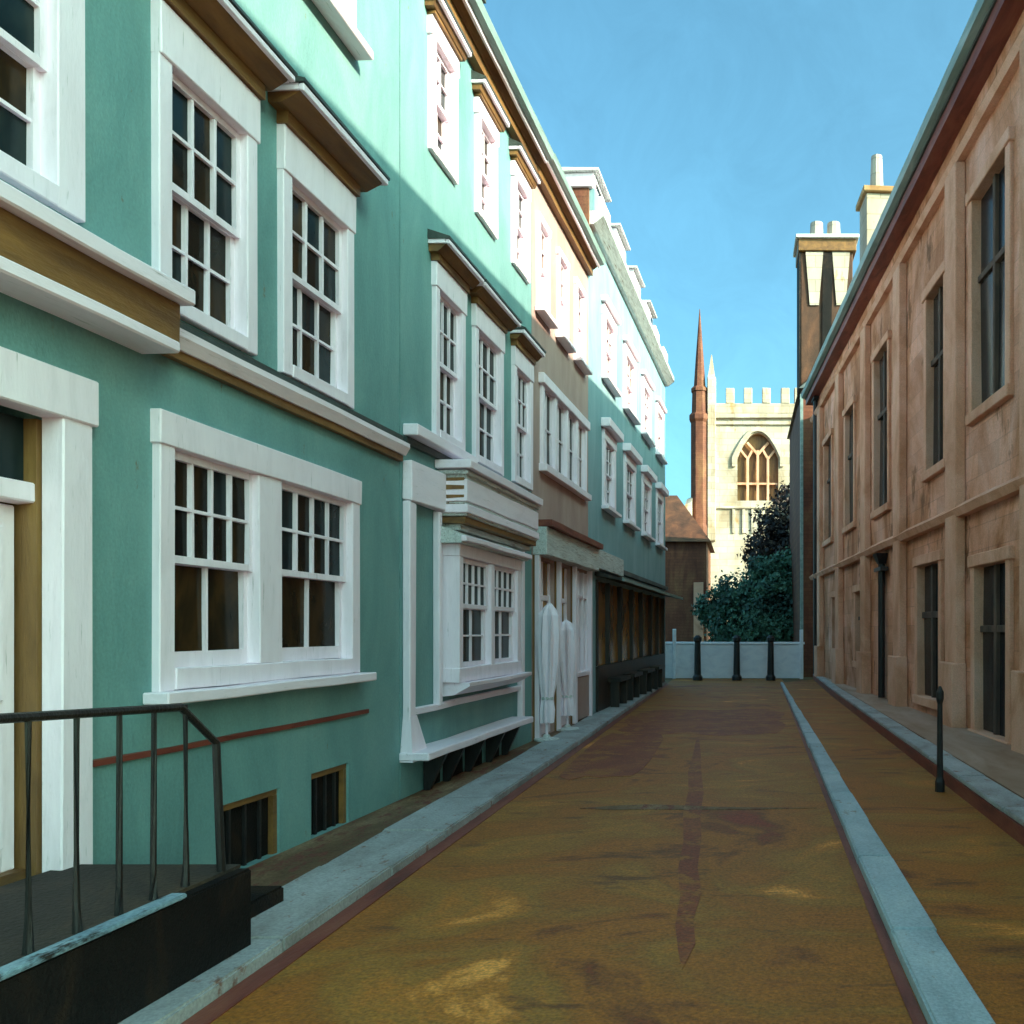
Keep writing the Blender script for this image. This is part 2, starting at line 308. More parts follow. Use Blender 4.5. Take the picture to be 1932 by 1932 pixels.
def roof(h, ze, pitch=38, depth=6.0, over=.22, m='slate', th=.12):
    t = math.tan(R(pitch)); rid = ze+(depth/2)*t
    h.mb().extr([(over, ze-over*t*.0+.0), (over, ze+th), (-depth/2, rid+th), (-depth-over, ze+th), (-depth-over, ze), (-depth/2, rid)], h.u0, h.u1).build('roof', m, h.e)
    for a, e in ((h.u0, .01), (h.u1, -.01)):
        h.mb().poly([(0, a+e, ze-.3), (-depth, a+e, ze-.3), (-depth/2, a+e, rid-.02)]).build('gable', 'brick', h.e)

# ------------------------------------------------------------------ ground, road, pavements
def sheet(name, pts, z, m):
    me = bpy.data.meshes.new(name); me.from_pydata([(x, y, z) for x, y in pts], [], [list(range(len(pts)))]); me.update(); me.materials.append(M[m])
    return struct(link(name, me))
sheet('ground', [(-600, -300), (600, -300), (600, 900), (-600, 900)], -0.01, 'ground')
sheet('road', [(-2.42, -8), (1.4, -8), (1.4, 31), (-2.42, 31)], 0.0, 'road')
def slab(name, pts, z0, z1, m, bev=0.0):
    k = len(pts); v = [(x, y, z0) for x, y in pts]+[(x, y, z1) for x, y in pts]
    f = [list(range(k))[::-1], list(range(k, 2*k))]+[[i, (i+1) % k, k+(i+1) % k, k+i] for i in range(k)]
    me = bpy.data.meshes.new(name); me.from_pydata(v, [], f); me.update()
    bm = bmesh.new(); bm.from_mesh(me); bmesh.ops.recalc_face_normals(bm, faces=bm.faces)
    if bev: bmesh.ops.bevel(bm, geom=list(bm.edges), offset=bev, segments=2, affect='EDGES')
    bm.to_mesh(me); bm.free(); me.materials.append(M[m]); return struct(link(name, me))
xl = lambda y: XL+BL*y
slab('pavement_near_houses', [(-2.95, -8), (-2.95, 16), (-2.62, 27.2), (xl(27.2)+.0, 27.2), (xl(-8), -8)], -.05, .055, 'pave_in')
def stones(name, piece, left, right, y0, y1, step, z0, z1, m, gap=.012, bev=.012):
    e = struct(empty(name, (0, y0, 0)))
    def at(pl, y):
        for (xa, ya), (xb, yb) in zip(pl, pl[1:]):
            if ya <= y <= yb: return xa+(xb-xa)*(y-ya)/(yb-ya)
    y = y0
    while y < y1-.2:
        q = min(y+step*random.uniform(.8, 1.2), y1)
        if y1-q < .3: q = y1
        zz = z1+random.uniform(-.006, .004); a, b = y+gap/2, q-gap/2; r = lambda: random.uniform(-.008, .008)
        o = slab(piece, [(at(left, a)+r(), a), (at(left, b)+r(), b), (at(right, b)+r(), b), (at(right, a)+r(), a)], z0, zz, m, bev)
        del o['kind']
        for v in o.data.vertices: v.co.y -= y0
        o.parent = e
        y = q
    return e
stones('kerb_near_houses', 'kerb_stone', [(-2.93, -8), (-2.93, 16), (-2.6, 27.2)], [(-2.42, -8), (-2.42, 27.2)], -2, 27.1, 1.15, -.05, .075, 'kerb')
slab('gutter_near_houses', [(-2.29, -8), (-2.32, 27.2), (-2.419, 27.2), (-2.419, -8)], -.05, .006, 'redbrown')
stones('kerb_near_college', 'kerb_stone', [(0.76, -8), (0.80, 4), (0.98, 13), (1.23, 27)], [(1.05, -8), (1.06, 4), (1.16, 13), (1.30, 27)], -2, 27, 1.25, -.05, .07, 'kerb_b')
slab('gutter_near_college', [(0.70, -8), (0.74, 4), (0.93, 13), (1.21, 27), (1.228, 27), (.978, 13), (.798, 4), (.758, -8)], -.05, .006, 'redbrown')
slab('pavement_near_college', [(1.052, -8), (1.062, 4), (1.162, 13), (1.302, 27), (2.6, 29), (2.3, 22), (2.16, 6), (2.13, -8)], -.05, .05, 'road')
slab('step_riser', [(2.12, -8), (2.15, 6), (2.27, 22), (2.42, 29), (2.45, 29), (2.30, 22), (2.18, 6), (2.15, -8)], -.05, .185, 'redbrown')
stones('step_edge', 'step_stone', [(2.13, -8), (2.16, 6), (2.28, 22), (2.43, 29)], [(2.43, -8), (2.46, 6), (2.52, 22), (2.62, 29)], -2, 29, 1.3, .186, .235, 'kerb', bev=.008)
slab('raised_walk', [(2.462, -8), (2.492, 6), (2.55, 22), (2.60, 29.5), (4.8, 29.5), (4.8, -8)], -.05, .222, 'rose')
slab('road_patch', [(-.30+.0*i, 4.25) for i in range(1)]+[(-.30-.044*(y-4.3)+w, y) for y, w in ((4.6, .06), (5.0, .045), (5.5, .09), (6.1, .06), (6.9, .085), (7.8, .07), (8.9, .10), (10.2, .07), (11.6, .06), (13.4, .02), (13.4, -.02), (11.7, -.05), (10.1, -.09), (9.0, -.06), (7.9, -.09), (6.8, -.06), (6.0, -.08), (5.4, -.045), (4.9, -.06), (4.5, -.03))], -.02, .004, 'tar')  # reddish lengthwise streak laid on the road as a thin sheet
def blob(x0, x1, y0, y1, n=22):
    c = ((x0+x1)/2, (y0+y1)/2); return [(c[0]+(x1-x0)/2*max(-1, min(1, 1.25*math.cos(t)))*random.uniform(.86, 1), c[1]+(y1-y0)/2*max(-1, min(1, 1.25*math.sin(t)))*random.uniform(.8, 1)) for t in [2*math.pi*i/n for i in range(n)]]
slab('road_patch', blob(-2.25, .9, 13.6, 18.6), -.02, .0025, 'tar')
slab('road_patch', blob(-2.25, -1.2, 9.6, 14.2), -.02, .0045, 'tar')
slab('road_seam', [(-1.55, 8.10), (-1.2, 8.03), (-.9, 8.06), (-.5, 8.03), (.2, 8.06), (.72, 8.12), (.2, 8.13), (-.3, 8.17), (-.9, 8.28), (-1.25, 8.21)], -.02, .0065, 'pave_in')  # dark cross streak laid on the road as a thin sheet

# ------------------------------------------------------------------ near teal house
hA = House('teal_house', -3.0, 8.25)
W0 = (3.25, 4.47, 3.85, 5.46); W1 = (5.0, 5.94, 3.62, 5.42); W2 = (6.25, 7.29, 3.60, 5.42)
G1 = (5.0, 7.38, 1.34, 3.0); M0 = (6.3, 7.32, 6.74, 8.16); Mm = (4.6, 5.7, 6.74, 8.16)
DOOR = (3.1, 4.32, .45, 2.92, .36)
C1 = (5.60, 6.28, .058, .54, .07); C2 = (6.70, 7.28, .058, .57, .07)
facade(hA, 'teal', 0, 8.6, [opening_of(w) for w in (W0, W1, W2, G1, M0, Mm)]+[DOOR, C1, C2])
window(hA, W0, jamb=.17, hood=(.12, .10, .26)); window(hA, W1, hood=(.10, .10, .25)); window(hA, W2, hood=(.14, .10, .27))
window(hA, M0, head=.2, sill=True); window(hA, Mm, head=.2, sill=True)
window(hA, G1, jamb=.13, head=.20, cols=4, up=2, lo=1, locols=2, split=.50, mid=(5.97, 6.24), sill=True, apron=.13, bot=.10)
# door case
dr = hA.mb(); j = .008
dr.box(-.05, .07, 4.30, 4.50, .45, 3.0, j); dr.box(-.05, .07, 2.92, 3.12, .45, 3.0, j)
dr.box(-.05, .085, 2.90, 4.515, 2.78, 3.02, j); dr.box(-.16, -.06, 3.12, 4.30, 2.34, 2.44, j)
dr = dr.build('door', 'white', hA.e, .008)
hA.mb().box(-.35, -.055, 4.285, 4.318, .46, 2.77).build('door_reveal', 'umber_v', dr)
lf = hA.mb(); lf.box(-.19, -.15, 3.14, 4.27, .50, 2.33)
for a, b in ((3.22, 3.66), (3.74, 4.19)):
    for c, d in ((.62, 1.25), (1.35, 2.22)): lf.box(-.15, -.13, a, b, c, d)
lf.build('door_leaf', 'white', dr, .008)
hA.mb().box(-.20, -.1, 3.13, 4.28, .452, .50).build('threshold', 'umber', dr)
for i in range(4):
    a = 3.13+i*.29; pane(hA, dr, -.12, a, a+.28, 2.45, 2.77, 'glass0')
fb = hA.mb()
for i in range(1, 4): fb.box(-.11, -.09, 3.125+i*.29-.014, 3.125+i*.29+.014, 2.44, 2.70, .006)
fb.build('fanlight_bars', 'white', dr)
# canopy over the door
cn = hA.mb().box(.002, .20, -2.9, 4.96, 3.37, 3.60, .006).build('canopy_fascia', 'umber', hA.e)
hA.mb().box(.002, .27, -2.9, 5.0, 3.60, 3.69, .008).build('canopy_cornice', 'white_h', cn, .01)
hA.mb().box(.002, .24, -2.9, 4.92, 3.30, 3.368, .008).build('canopy_moulding', 'white_h', cn, .01)
# string course and frieze below the first floor
hA.mb().extr([(.002, 3.40), (.07, 3.40), (.11, 3.47), (.11, 3.51), (.002, 3.51)], 5.02, 8.24).build('string_course', 'white_h', hA.e)
hA.mb().box(.002, .05, 5.02, 8.22, 3.512, 3.585, .004).build('string_top', 'lead', hA.e)
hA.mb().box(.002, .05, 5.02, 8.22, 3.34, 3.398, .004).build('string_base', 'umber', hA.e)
hA.mb().box(.002, .022, 4.55, 7.6, .965, 1.0, .008).build('plinth_band', 'redbrown', hA.e)
for c in (C1, C2):
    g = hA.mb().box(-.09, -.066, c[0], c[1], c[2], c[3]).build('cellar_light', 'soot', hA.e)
    q = hA.mb(); q.box(-.06, -.02, c[0]-.0+.003, c[1]-.003, c[3]-.05, c[3]-.003, .003); q.box(-.06, -.02, c[1]-.05, c[1]-.003, c[2], c[3]-.053, .003)
    q.build('cellar_frame', 'umber', g)
    q = hA.mb()
    for i in range(1, 4): u = c[0]+(c[1]-c[0])*i/4; q.box(-.06, -.04, u-.012, u+.012, c[2], c[3])
    q.build('cellar_bars', 'black', g)
def eaves(h, ze, u0, u1):
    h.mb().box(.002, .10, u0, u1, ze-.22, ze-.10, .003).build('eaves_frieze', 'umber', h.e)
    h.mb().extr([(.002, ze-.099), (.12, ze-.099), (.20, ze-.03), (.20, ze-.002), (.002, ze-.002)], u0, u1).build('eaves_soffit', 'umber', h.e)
    h.mb().box(.201, .24, u0, u1, ze-.07, ze+.01, .004).build('eaves_moulding', 'white_h', h.e, .006)
    h.mb().extr([(.242, ze-.02), (.32, ze-.01), (.35, ze+.07), (.242, ze+.07)], u0, u1).build('gutter', 'gutter', h.e)
eaves(hA, 8.62, -3, 8.24); roof(hA, 8.63)
tag(hA.e, 'teal house nearest the viewer, with white door, wide double window and cellar openings', 'house')

# ------------------------------------------------------------------ teal house with the shop bay
hB = House('bay_shop_house', 8.26, 12.62)
W3 = (9.0, 9.86, 3.76, 5.62); W4 = (10.17, 11.22, 3.74, 5.62); W5 = (11.67, 12.54, 3.76, 5.62)
U1 = (8.9, 9.62, 6.76, 8.16); U2 = (10.26, 10.98, 6.76, 8.16); U3 = (11.66, 12.4, 6.76, 8.16)
facade(hB, 'teal', 0, 8.62, [opening_of(w) for w in (W3, W4, W5, U1, U2, U3)])
window(hB, W3, head=.26, hood=(.10, .08, .22)); window(hB, W4, head=.26, hood=(.16, .08, .22)); window(hB, W5, head=.26, hood=(.08, .08, .20))
for w in (U1, U2, U3): window(hB, w, jamb=.12, head=.2, cols=2, hood=(.1, .04, .16))
hB.mb().box(.002, .16, 8.3, 9.95, 3.62, 3.735, .01).build('sill', 'white_h', hB.e, .01)
hB.mb().box(.002, .05, 8.3, 12.6, 3.54, 3.61, .004).build('string_top', 'lead', hB.e)
# fascia of the shop front: thin return on the wall, then a deep box
f0 = hB.mb().box(.002, .10, 8.30, 9.14, 2.98, 3.38, .015).build('fascia_return', 'white_h', hB.e, .01)
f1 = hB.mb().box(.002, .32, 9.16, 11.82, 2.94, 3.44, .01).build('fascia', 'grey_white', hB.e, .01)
for z0, z1, p, m in ((3.44, 3.53, .40, 'white_h'), (3.385, 3.43, .35, 'grey_white'), (3.10, 3.34, .334, 'white_h'), (2.97, 3.06, .345, 'white_h'), (2.87, 2.938, .30, 'umber'), (2.80, 2.868, .22, 'grey_white')):
    hB.mb().box(.003, p, 9.15-(p-.32), 11.83, z0, z1, .006).build('fascia_moulding', m, f1, .006)
for z0, z1 in ((3.03, 3.07), (3.12, 3.17), (3.22, 3.27), (3.31, 3.35)):
    hB.mb().box(.02, .30, 9.135, 9.159, z0, z1, .006).build('fascia_bead', 'umber', f1)
# white frame of the shop front panel
for a, b, z0, z1 in ((8.30, 8.44, .50, 2.97), (11.92, 12.04, .45, 2.86), (9.02, 9.10, .9, 2.97)):
    hB.mb().box(.002, .08, a, b, z0, z1, .01).build('pilaster', 'white', hB.e, .01)
hB.mb().hexa([(.002, 8.24, .42), (.14, 8.22, .42), (.14, 8.62, .42), (.002, 8.60, .42), (.002, 8.31, .86), (.085, 8.30, .86), (.085, 8.445, .86), (.002, 8.44, .86)]).build('pilaster_base', 'white', hB.e)
hB.mb().box(.002, .06, 8.445, 11.915, .86, .93, .012).build('panel_rail', 'white_h', hB.e, .008)
led = hB.mb().box(.002, .30, 8.22, 11.7, .44, .52, .012).build('ledge', 'white_h', hB.e, .01)
for u in (8.75, 9.25, 9.9, 10.6, 11.2):
    hB.mb().hexa([(.02, u, .05), (.08, u, .05), (.08, u+.05, .05), (.02, u+.05, .05), (.02, u, .438), (.26, u, .438), (.26, u+.06, .438), (.02, u+.06, .438)]).build('ledge_bracket', 'black', led)
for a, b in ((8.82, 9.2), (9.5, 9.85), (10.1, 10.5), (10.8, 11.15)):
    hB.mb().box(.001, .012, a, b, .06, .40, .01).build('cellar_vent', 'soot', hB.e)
# projecting bay window
by = hB.mb(); j = .008
by.box(.002, .24, 9.16, 9.28, 1.14, 2.62, j); by.box(.002, .24, 11.20, 11.34, 1.14, 2.62, j); by.box(.002, .242, 10.16, 10.30, 1.28, 2.50, j)
by.box(.002, .245, 9.15, 11.35, 2.50, 2.64, j); by.box(.002, .245, 9.15, 11.35, 1.14, 1.30, j)
by = by.build('bay_window', 'white', hB.e, .008)
for a, b in ((9.28, 10.16), (10.30, 11.20)):
    sash(hB, by, .18, a, b, 1.95, 2.50, 4, 2, rail=.05); sash(hB, by, .15, a, b, 1.30, 1.99, 2, 2, rail=.05)
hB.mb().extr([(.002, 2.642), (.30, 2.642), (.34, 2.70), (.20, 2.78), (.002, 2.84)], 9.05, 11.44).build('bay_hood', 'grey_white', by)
hB.mb().box(.30, .36, 9.04, 11.45, 2.66, 2.72, .01).build('bay_hood_moulding', 'white_h', by, .008)
hB.mb().extr([(.002, .98), (.16, 1.0), (.34, 1.10), (.34, 1.137), (.002, 1.137)], 9.2, 11.5).build('bay_sill', 'white_h', by)
eaves(hB, 8.70, 8.26, 12.6); roof(hB, 8.71)
# small white dormer close to the gutter
dm = hB.mb(); dm.box(-1.6, -.05, 9.75, 10.55, 8.86, 9.55, .01); dm = dm.build('dormer', 'white', hB.e, .01)
hB.mb().extr([(.02, 9.551), (.02, 9.60), (-1.7, 9.62), (-1.7, 9.551)], 9.68, 10.62).build('dormer_roof', 'lead', dm)
tag(hB.e, 'teal house with a white projecting shop bay, next to the narrow beige house', 'house')

# ------------------------------------------------------------------ beige house
hC = House('beige_shop_house', 12.63, 16.34)
K = [(12.85, 13.5, 6.6, 8.05), (14.02, 14.68, 6.6, 8.05), (15.22, 15.95, 6.6, 8.05)]
KM = (13.05, 16.08, 4.18, 5.62)
SHOPW = (15.08, 16.22, .92, 2.80, .3); D1 = (12.98, 13.88, .06, 2.80, .5); D2 = (14.2, 14.95, .06, 2.80, .5)
facade(hC, 'beige', 0, 8.66, [opening_of(w) for w in K+[KM]]+[SHOPW, D1, D2])
for w in K: window(hC, w, jamb=.10, head=.12, cols=2, gl='rust_glass', sill=True)
w = hC.mb(); j = .01
for u in (13.05, 13.78, 14.52, 15.24, 15.94): w.box(-.23, .05, u, u+.12, 4.28, 5.5, j)
w.box(-.23, .09, 12.98, 16.14, 5.50, 5.66, j); w.box(-.23, .12, 13.0, 16.12, 4.16, 4.275, j)
w = w.build('window', 'white', hC.e, .008)
for u in (13.17, 13.90, 14.64, 15.36): sash(hC, w, -.025, u, u+.59, 4.275, 5.5, 2, 2, rail=.03, gl=random.choice(['rust_glass', 'glass1']))
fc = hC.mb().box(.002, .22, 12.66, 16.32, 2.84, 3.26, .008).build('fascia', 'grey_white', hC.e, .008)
hC.mb().box(.002, .30, 12.66, 16.33, 3.262, 3.36, .006).build('fascia_moulding', 'redbrown', fc)
for u in (12.72, 13.95, 15.02, 16.24): hC.mb().box(.002, .10, u-.04, u+.06, .06, 2.838, .012).build('pilaster', 'white', hC.e, .008)
# glazed shop doors in brown timber with thin white bars
for a, b in ((12.99, 13.87), (14.21, 14.94)):
    dd = hC.mb(); dd.box(-.12, -.06, a, a+.08, .06, 2.79, .006); dd.box(-.12, -.06, b-.08, b, .06, 2.79, .006)
    dd.box(-.118, -.062, a+.08, b-.08, 2.18, 2.26, .006); dd.box(-.118, -.062, a+.08, b-.08, .06, .32, .006)
    dd.box(-.115, -.065, (a+b)/2-.025, (a+b)/2+.025, .32, 2.79, .006)
    dd = dd.build('shop_door', 'white', hC.e, .006)
    for e, f in ((a+.08, (a+b)/2-.025), ((a+b)/2+.025, b-.08)):
        pane(hC, dd, -.09, e, f, .32, 2.18, 'amber_glass'); pane(hC, dd, -.09, e, f, 2.26, 2.79, 'amber_glass')
sw = hC.mb()
for u in (15.09, 15.46, 15.84, 16.17): sw.box(-.16, .03, u, u+.05, .93, 2.79, .006)
sw.box(-.16, .06, 15.08, 16.22, .86, .94, .006); sw.box(-.15, .02, 15.1, 16.2, 2.3, 2.35, .006)
sw = sw.build('shop_window', 'white', hC.e, .006)
for u in (15.14, 15.51, 15.89):
    pane(hC, sw, -.09, u, u+.30, .95, 2.29, 'amber_glass'); pane(hC, sw, -.09, u, u+.30, 2.36, 2.78, 'amber_glass')
    hC.mb().box(-.07, -.03, u+.01, u+.31, 1.0, 1.75, .02).build('half_blind', 'white', sw)
hC.mb().box(.002, .05, 15.09, 16.2, .08, .85, .006).build('stall_riser', 'beige', hC.e)
for a, b in ((12.665, 12.97), (13.89, 14.19), (14.96, 15.075)):
    hC.mb().box(.002, .03, a, b, .06, 2.835).build('shop_panel', 'umber_v', hC.e)
eaves(hC, 8.74, 12.63, 16.32); roof(hC, 8.75)
tag(hC.e, 'narrow beige house with rusty dark windows above a white shop front with two white doors', 'house')

# ------------------------------------------------------------------ pale teal corner house
hD = House('corner_house', 16.35, 27.3)
F1 = [(17.6, 18.9, 4.3, 5.9), (20.0, 21.5, 4.3, 5.9), (22.6, 24.1, 4.3, 5.9), (25.2, 26.6, 4.3, 5.9)]
F2 = [(17.6, 18.9, 7.0, 8.5), (20.0, 21.5, 7.0, 8.5), (22.6, 24.1, 7.0, 8.5), (25.2, 26.6, 7.0, 8.5)]
SH = (17.0, 26.9, .06, 2.72, .6)
ZD = 9.75
facade(hD, 'blue', 0, ZD, [opening_of(w) for w in F1+F2]+[SH])
for w in F1: 
    q = window(hD, w, jamb=.2, head=.22, cols=3, gl=random.choice(['rust_glass', 'glass2']), sill=True)
    hD.mb().box(.002, .20, w[0]-.12, w[1]+.12, w[3]+.02, w[3]+.20, .02).build('hood', 'white_h', q, .01)
for w in F2:
    q = window(hD, w, jamb=.2, head=.22, cols=3, gl=random.choice(['rust_glass', 'glass2']), sill=True)
    hD.mb().box(.002, .14, w[0]-.1, w[1]+.1, w[3]+.02, w[3]+.14, .02).build('hood', 'white_h', q, .01)
# dark timber shop front under a thin canopy
bk = hD.mb().box(-.59, -.56, 17.0, 26.9, .9, 2.72).build('shop_back', 'umber_v', hD.e)
sr = hD.mb().box(-.5, .05, 17.02, 26.88, .07, .98, .01).build('stall_riser', 'darkwood', hD.e)
for u in (17.0, 18.2, 19.6, 21.1, 22.6, 24.2, 25.6, 26.78):
    hD.mb().box(-.14, .03, u, u+.13, .985, 2.72, .01).build('shop_post', 'darkwood', hD.e)
for a, b in zip((17.13, 18.33, 19.73, 21.23, 22.73, 24.33, 25.73), (18.2, 19.6, 21.1, 22.6, 24.2, 25.6, 26.78)):
    pane(hD, hD.e, -.06, a, b, .985, 2.72, 'amber_glass')
cp = hD.mb().extr([(.002, 2.90), (.55, 2.74), (.55, 2.70), (.002, 2.80)], 16.9, 27.25).build('canopy', 'darkwood', hD.e)
hD.mb().box(.552, .58, 16.9, 27.25, 2.69, 2.76, .006).build('canopy_edge', 'gutter', cp)
hD.mb().box(.002, .16, 16.38, 19.2, 2.92, 3.30, .01).build('fascia', 'grey_white', hD.e, .008)
hD.mb().box(.002, .10, 19.25, 27.25, 3.0, 3.10, .006).build('string_course', 'slate', hD.e)
for u in (17.9, 19.6, 21.6, 23.6):
    lg = hD.mb().box(.06, .34, u, u+1.2, .62, .70, .01).build('bench_top', 'darkwood', hD.e)
    for e in (u+.1, u+1.0): hD.mb().box(.1, .28, e, e+.06, .056, .619).build('bench_leg', 'darkwood', lg)
hD.mb().extr([(.002, ZD-.2), (.10, ZD-.2), (.30, ZD-.05), (.30, ZD+.06), (.002, ZD+.06)], 16.36, 27.28).build('cornice', 'grey_white', hD.e)
pr = hD.mb().box(-.25, .12, 16.36, 27.28, ZD+.062, ZD+.50, .01).build('parapet', 'blue', hD.e)
for i in range(6):
    u = 16.9+i*1.8; hD.mb().box(-.26, .16, u, u+.8, ZD+.18, ZD+.62, .02).build('parapet_block', 'white_h', pr, .02)
roof(hD, ZD+.05, pitch=44, over=-.3)
for u in (18.3, 20.8, 23.2, 25.6):
    d = hD.mb().box(-1.1, -.32, u, u+1.2, ZD+.1, ZD+1.85, .02).build('dormer', 'white', hD.e, .01)
    hD.mb().box(-.318, -.30, u+.2, u+1.0, ZD+.7, ZD+1.7).build('dormer_light', 'glass2', d)
    hD.mb().extr([(-.2, ZD+1.852), (-.2, ZD+1.90), (-1.2, ZD+1.93), (-1.2, ZD+1.852)], u-.1, u+1.3).build('dormer_roof', 'grey_white', d)
# raised party wall with a white coping towards the beige house
pw = hD.mb().box(-.95, .02, 16.30, 16.70, 8.9, 10.22, .01).build('party_wall', 'brick', hD.e)
hD.mb().box(-1.05, .1, 16.24, 16.78, 10.222, 10.34, .01).build('coping', 'white_h', pw, .01)
tag(hD.e, 'pale teal corner house ending the row, with white dormers and dark timber shop front', 'house')

# ------------------------------------------------------------------ folded white parasols on the pavement
def parasol(x, y, hgt, lean, label):
    e = empty('folded_parasol', (x, y, .056)); e.rotation_euler = (R(lean), R(lean*.6), random.uniform(0, 3)); tag(e, label, 'parasol', 'folded parasols before the beige shop')
    prof = [(.030, hgt*.985), (.105, hgt*.955), (.165, hgt*.90), (.185, hgt*.76), (.175, hgt*.58), (.145, hgt*.42), (.105, hgt*.30), (.13, hgt*.22), (.12, hgt*.13)]
    q = MB(); K = 24; rings = []
    for r, z in prof:
        r *= .8
        rings.append([q.pt(r*(1+.20*math.cos(8*2*math.pi*i/K+z*1.3)+random.uniform(-.06, .06))*math.cos(2*math.pi*i/K), r*(1+.20*math.cos(8*2*math.pi*i/K+z*1.3))*math.sin(2*math.pi*i/K), z+random.uniform(-.012, .012)) for i in range(K)])
    for a, b in zip(rings, rings[1:]):
        for i in range(K): q.f.append([a[i], a[(i+1) % K], b[(i+1) % K], b[i]])
    q.f.append(rings[0])
    q.build('canopy', 'white', e)
    MB().tube([(0, 0, .03), (0, 0, hgt*.96), (0, 0, hgt*1.05)], [.022, .022, .006], 8).build('pole', 'white', e)
    MB().tube([(0, 0, 0), (0, 0, .03), (0, 0, .05), (0, 0, .09)], [.19, .19, .06, .04], 14).build('base', 'grey_white', e)
    MB().tube([(0, 0, hgt*.295), (0, 0, hgt*.315)], [.096, .096], 12).build('tie', 'grey_white', e)
parasol(-2.93, 12.72, 2.08, 1.2, 'folded white parasol before the beige shop, the nearer and taller of two')
parasol(-2.89, 14.05, 1.84, -1.0, 'folded white parasol before the beige shop, the farther and shorter of two')

# ------------------------------------------------------------------ landing with steps and railing by the door
xe = lambda y: -2.8+BL*y
def slab_thing(name, pts, z0, z1, m, bev=.01):
    o = slab(name, pts, z0, z1, m, bev); del o['kind']; return o
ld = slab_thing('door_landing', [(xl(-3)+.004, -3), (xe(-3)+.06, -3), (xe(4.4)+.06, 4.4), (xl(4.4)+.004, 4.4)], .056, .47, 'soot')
tag(ld, 'black stone landing below the white front door, under the iron railing', 'landing')
nb = slab_thing('landing_top', [(xl(-3)+.006, -3), (xe(-3)+.0, -3), (xe(4.4)+.0, 4.4), (xl(4.4)+.006, 4.4)], .471, .488, 'step', 0); nb.parent = ld
nb = slab_thing('nosing', [(xe(-3)+.002, -3.01), (xe(-3)+.075, -3.01), (xe(3.9)+.075, 3.9), (xe(3.9)+.002, 3.9)], .472, .496, 'nosing', .006); nb.parent = ld
for i, (y0, y1, z) in enumerate(((4.402, 4.75, .30), (4.752, 5.1, .17))):
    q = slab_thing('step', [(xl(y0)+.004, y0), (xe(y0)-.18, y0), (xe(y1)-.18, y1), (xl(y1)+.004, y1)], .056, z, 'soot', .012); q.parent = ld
ra = empty('iron_railing', (xe(3), 3, .458), 0)
tag(ra, 'black iron railing with thin uprights on the landing by the door', 'railing')
def rp(y, z): return (xe(y)-xe(3)-.02, y-3, z-.458)
path = [rp(-2.9, 1.40), rp(2, 1.395), rp(3.0, 1.385), rp(3.99, 1.34), rp(4.24, 1.14), rp(4.28, .47)]
MB().tube(path, [.019]*5+[.021]).build('handrail', 'black', ra)
for y in (.9, 1.15, 1.4, 1.65, 1.9, 2.15, 2.4, 2.63, 2.84, 3.0, 3.18, 3.40, 3.62, 3.82, 4.02):
    x, yy, zt = rp(y, 1.385 if y < 3.5 else 1.35)
    MB().tube([(x+random.uniform(-.006, .006), yy, -.015), (x, yy+random.uniform(-.008, .008), .15), (x, yy, zt)], [.022, .013, .012], 6).build('upright', 'black', ra)

# ------------------------------------------------------------------ brown stone college on the right
hR = House('stone_college', -2.0, 29.6, side=-1)
ZR = 9.85
UP = [(11.2, 12.6, 4.9, 8.1), (14.0, 15.1, 4.5, 7.6), (18.1, 19.5, 4.4, 7.9), (22.0, 23.3, 4.5, 7.6), (25.6, 27.0, 4.5, 7.6), (7.4, 8.8, 4.9, 8.1), (3.2, 4.6, 4.9, 8.1)]
LO = [(11.2, 12.5, .23, 2.65), (14.3, 15.7, .5, 2.9), (20.8, 21.8, .9, 2.7), (24.2, 25.4, .9, 2.7), (6.6, 8.0, .8, 2.6)]
facade(hR, 'stone', 0, ZR, [(a, b, c, d, .35) for a, b, c, d in UP+LO], depth=7)
for a, b, c, d in UP+LO:
    q = hR.mb(); j = .012
    q.box(-.22, .06, a-.14, a+.02, c-.05, d+.1, j); q.box(-.22, .06, b-.02, b+.14, c-.05, d+.1, j); q.box(-.22, .09, a-.18, b+.18, d-.02, d+.16, j)
    q.box(-.25, .10, a-.16, b+.16, c-.14, c+.02, j)
    m2 = (a+b)/2; mu = hR.mb(); mu.box(-.16, -.03, m2-.045, m2+.045, c+.02, d-.02, j)
    zz = c+(d-c)*.62; mu.box(-.155, -.035, a+.02, b-.02, zz-.05, zz+.05, j)
    q = q.build('window', 'stone_lt', hR.e, .012); mu.build('mullion', 'mull', q, .008)
    for e, f in ((a+.02, m2-.05), (m2+.05, b-.02)):
        for g, k in ((c+.02, zz-.05), (zz+.05, d-.02)): pane(hR, q, -.09, e, f, g, k, 'stone_dk')
for u in (10.2, 13.3, 16.9, 20.3, 24.0, 27.6, 6.0):
    p = hR.mb(); p.box(.002, .16, u-.28, u+.28, .2, 8.9, .012); p.box(.002, .24, u-.34, u+.34, .2, 1.2, .012)
    p.build('pilaster', 'stone_lt', hR.e, .015)
hR.mb().extr([(.002, 3.45), (.14, 3.45), (.20, 3.56), (.06, 3.66), (.002, 3.66)], -1.9, 29.5).build('string_course', 'stone_lt', hR.e)
hR.mb().extr([(.002, 8.92), (.12, 8.92), (.17, 9.02), (.05, 9.12), (.002, 9.12)], -1.9, 29.5).build('string_course', 'stone_lt', hR.e)
hR.mb().box(.002, .30, -2, 29.55, ZR-.32, ZR-.12, .004).build('eaves_board', 'redbrown', hR.e)
hR.mb().box(.002, .33, -2, 29.58, ZR-.118, ZR+.0, .004).build('eaves_board', 'lead', hR.e)
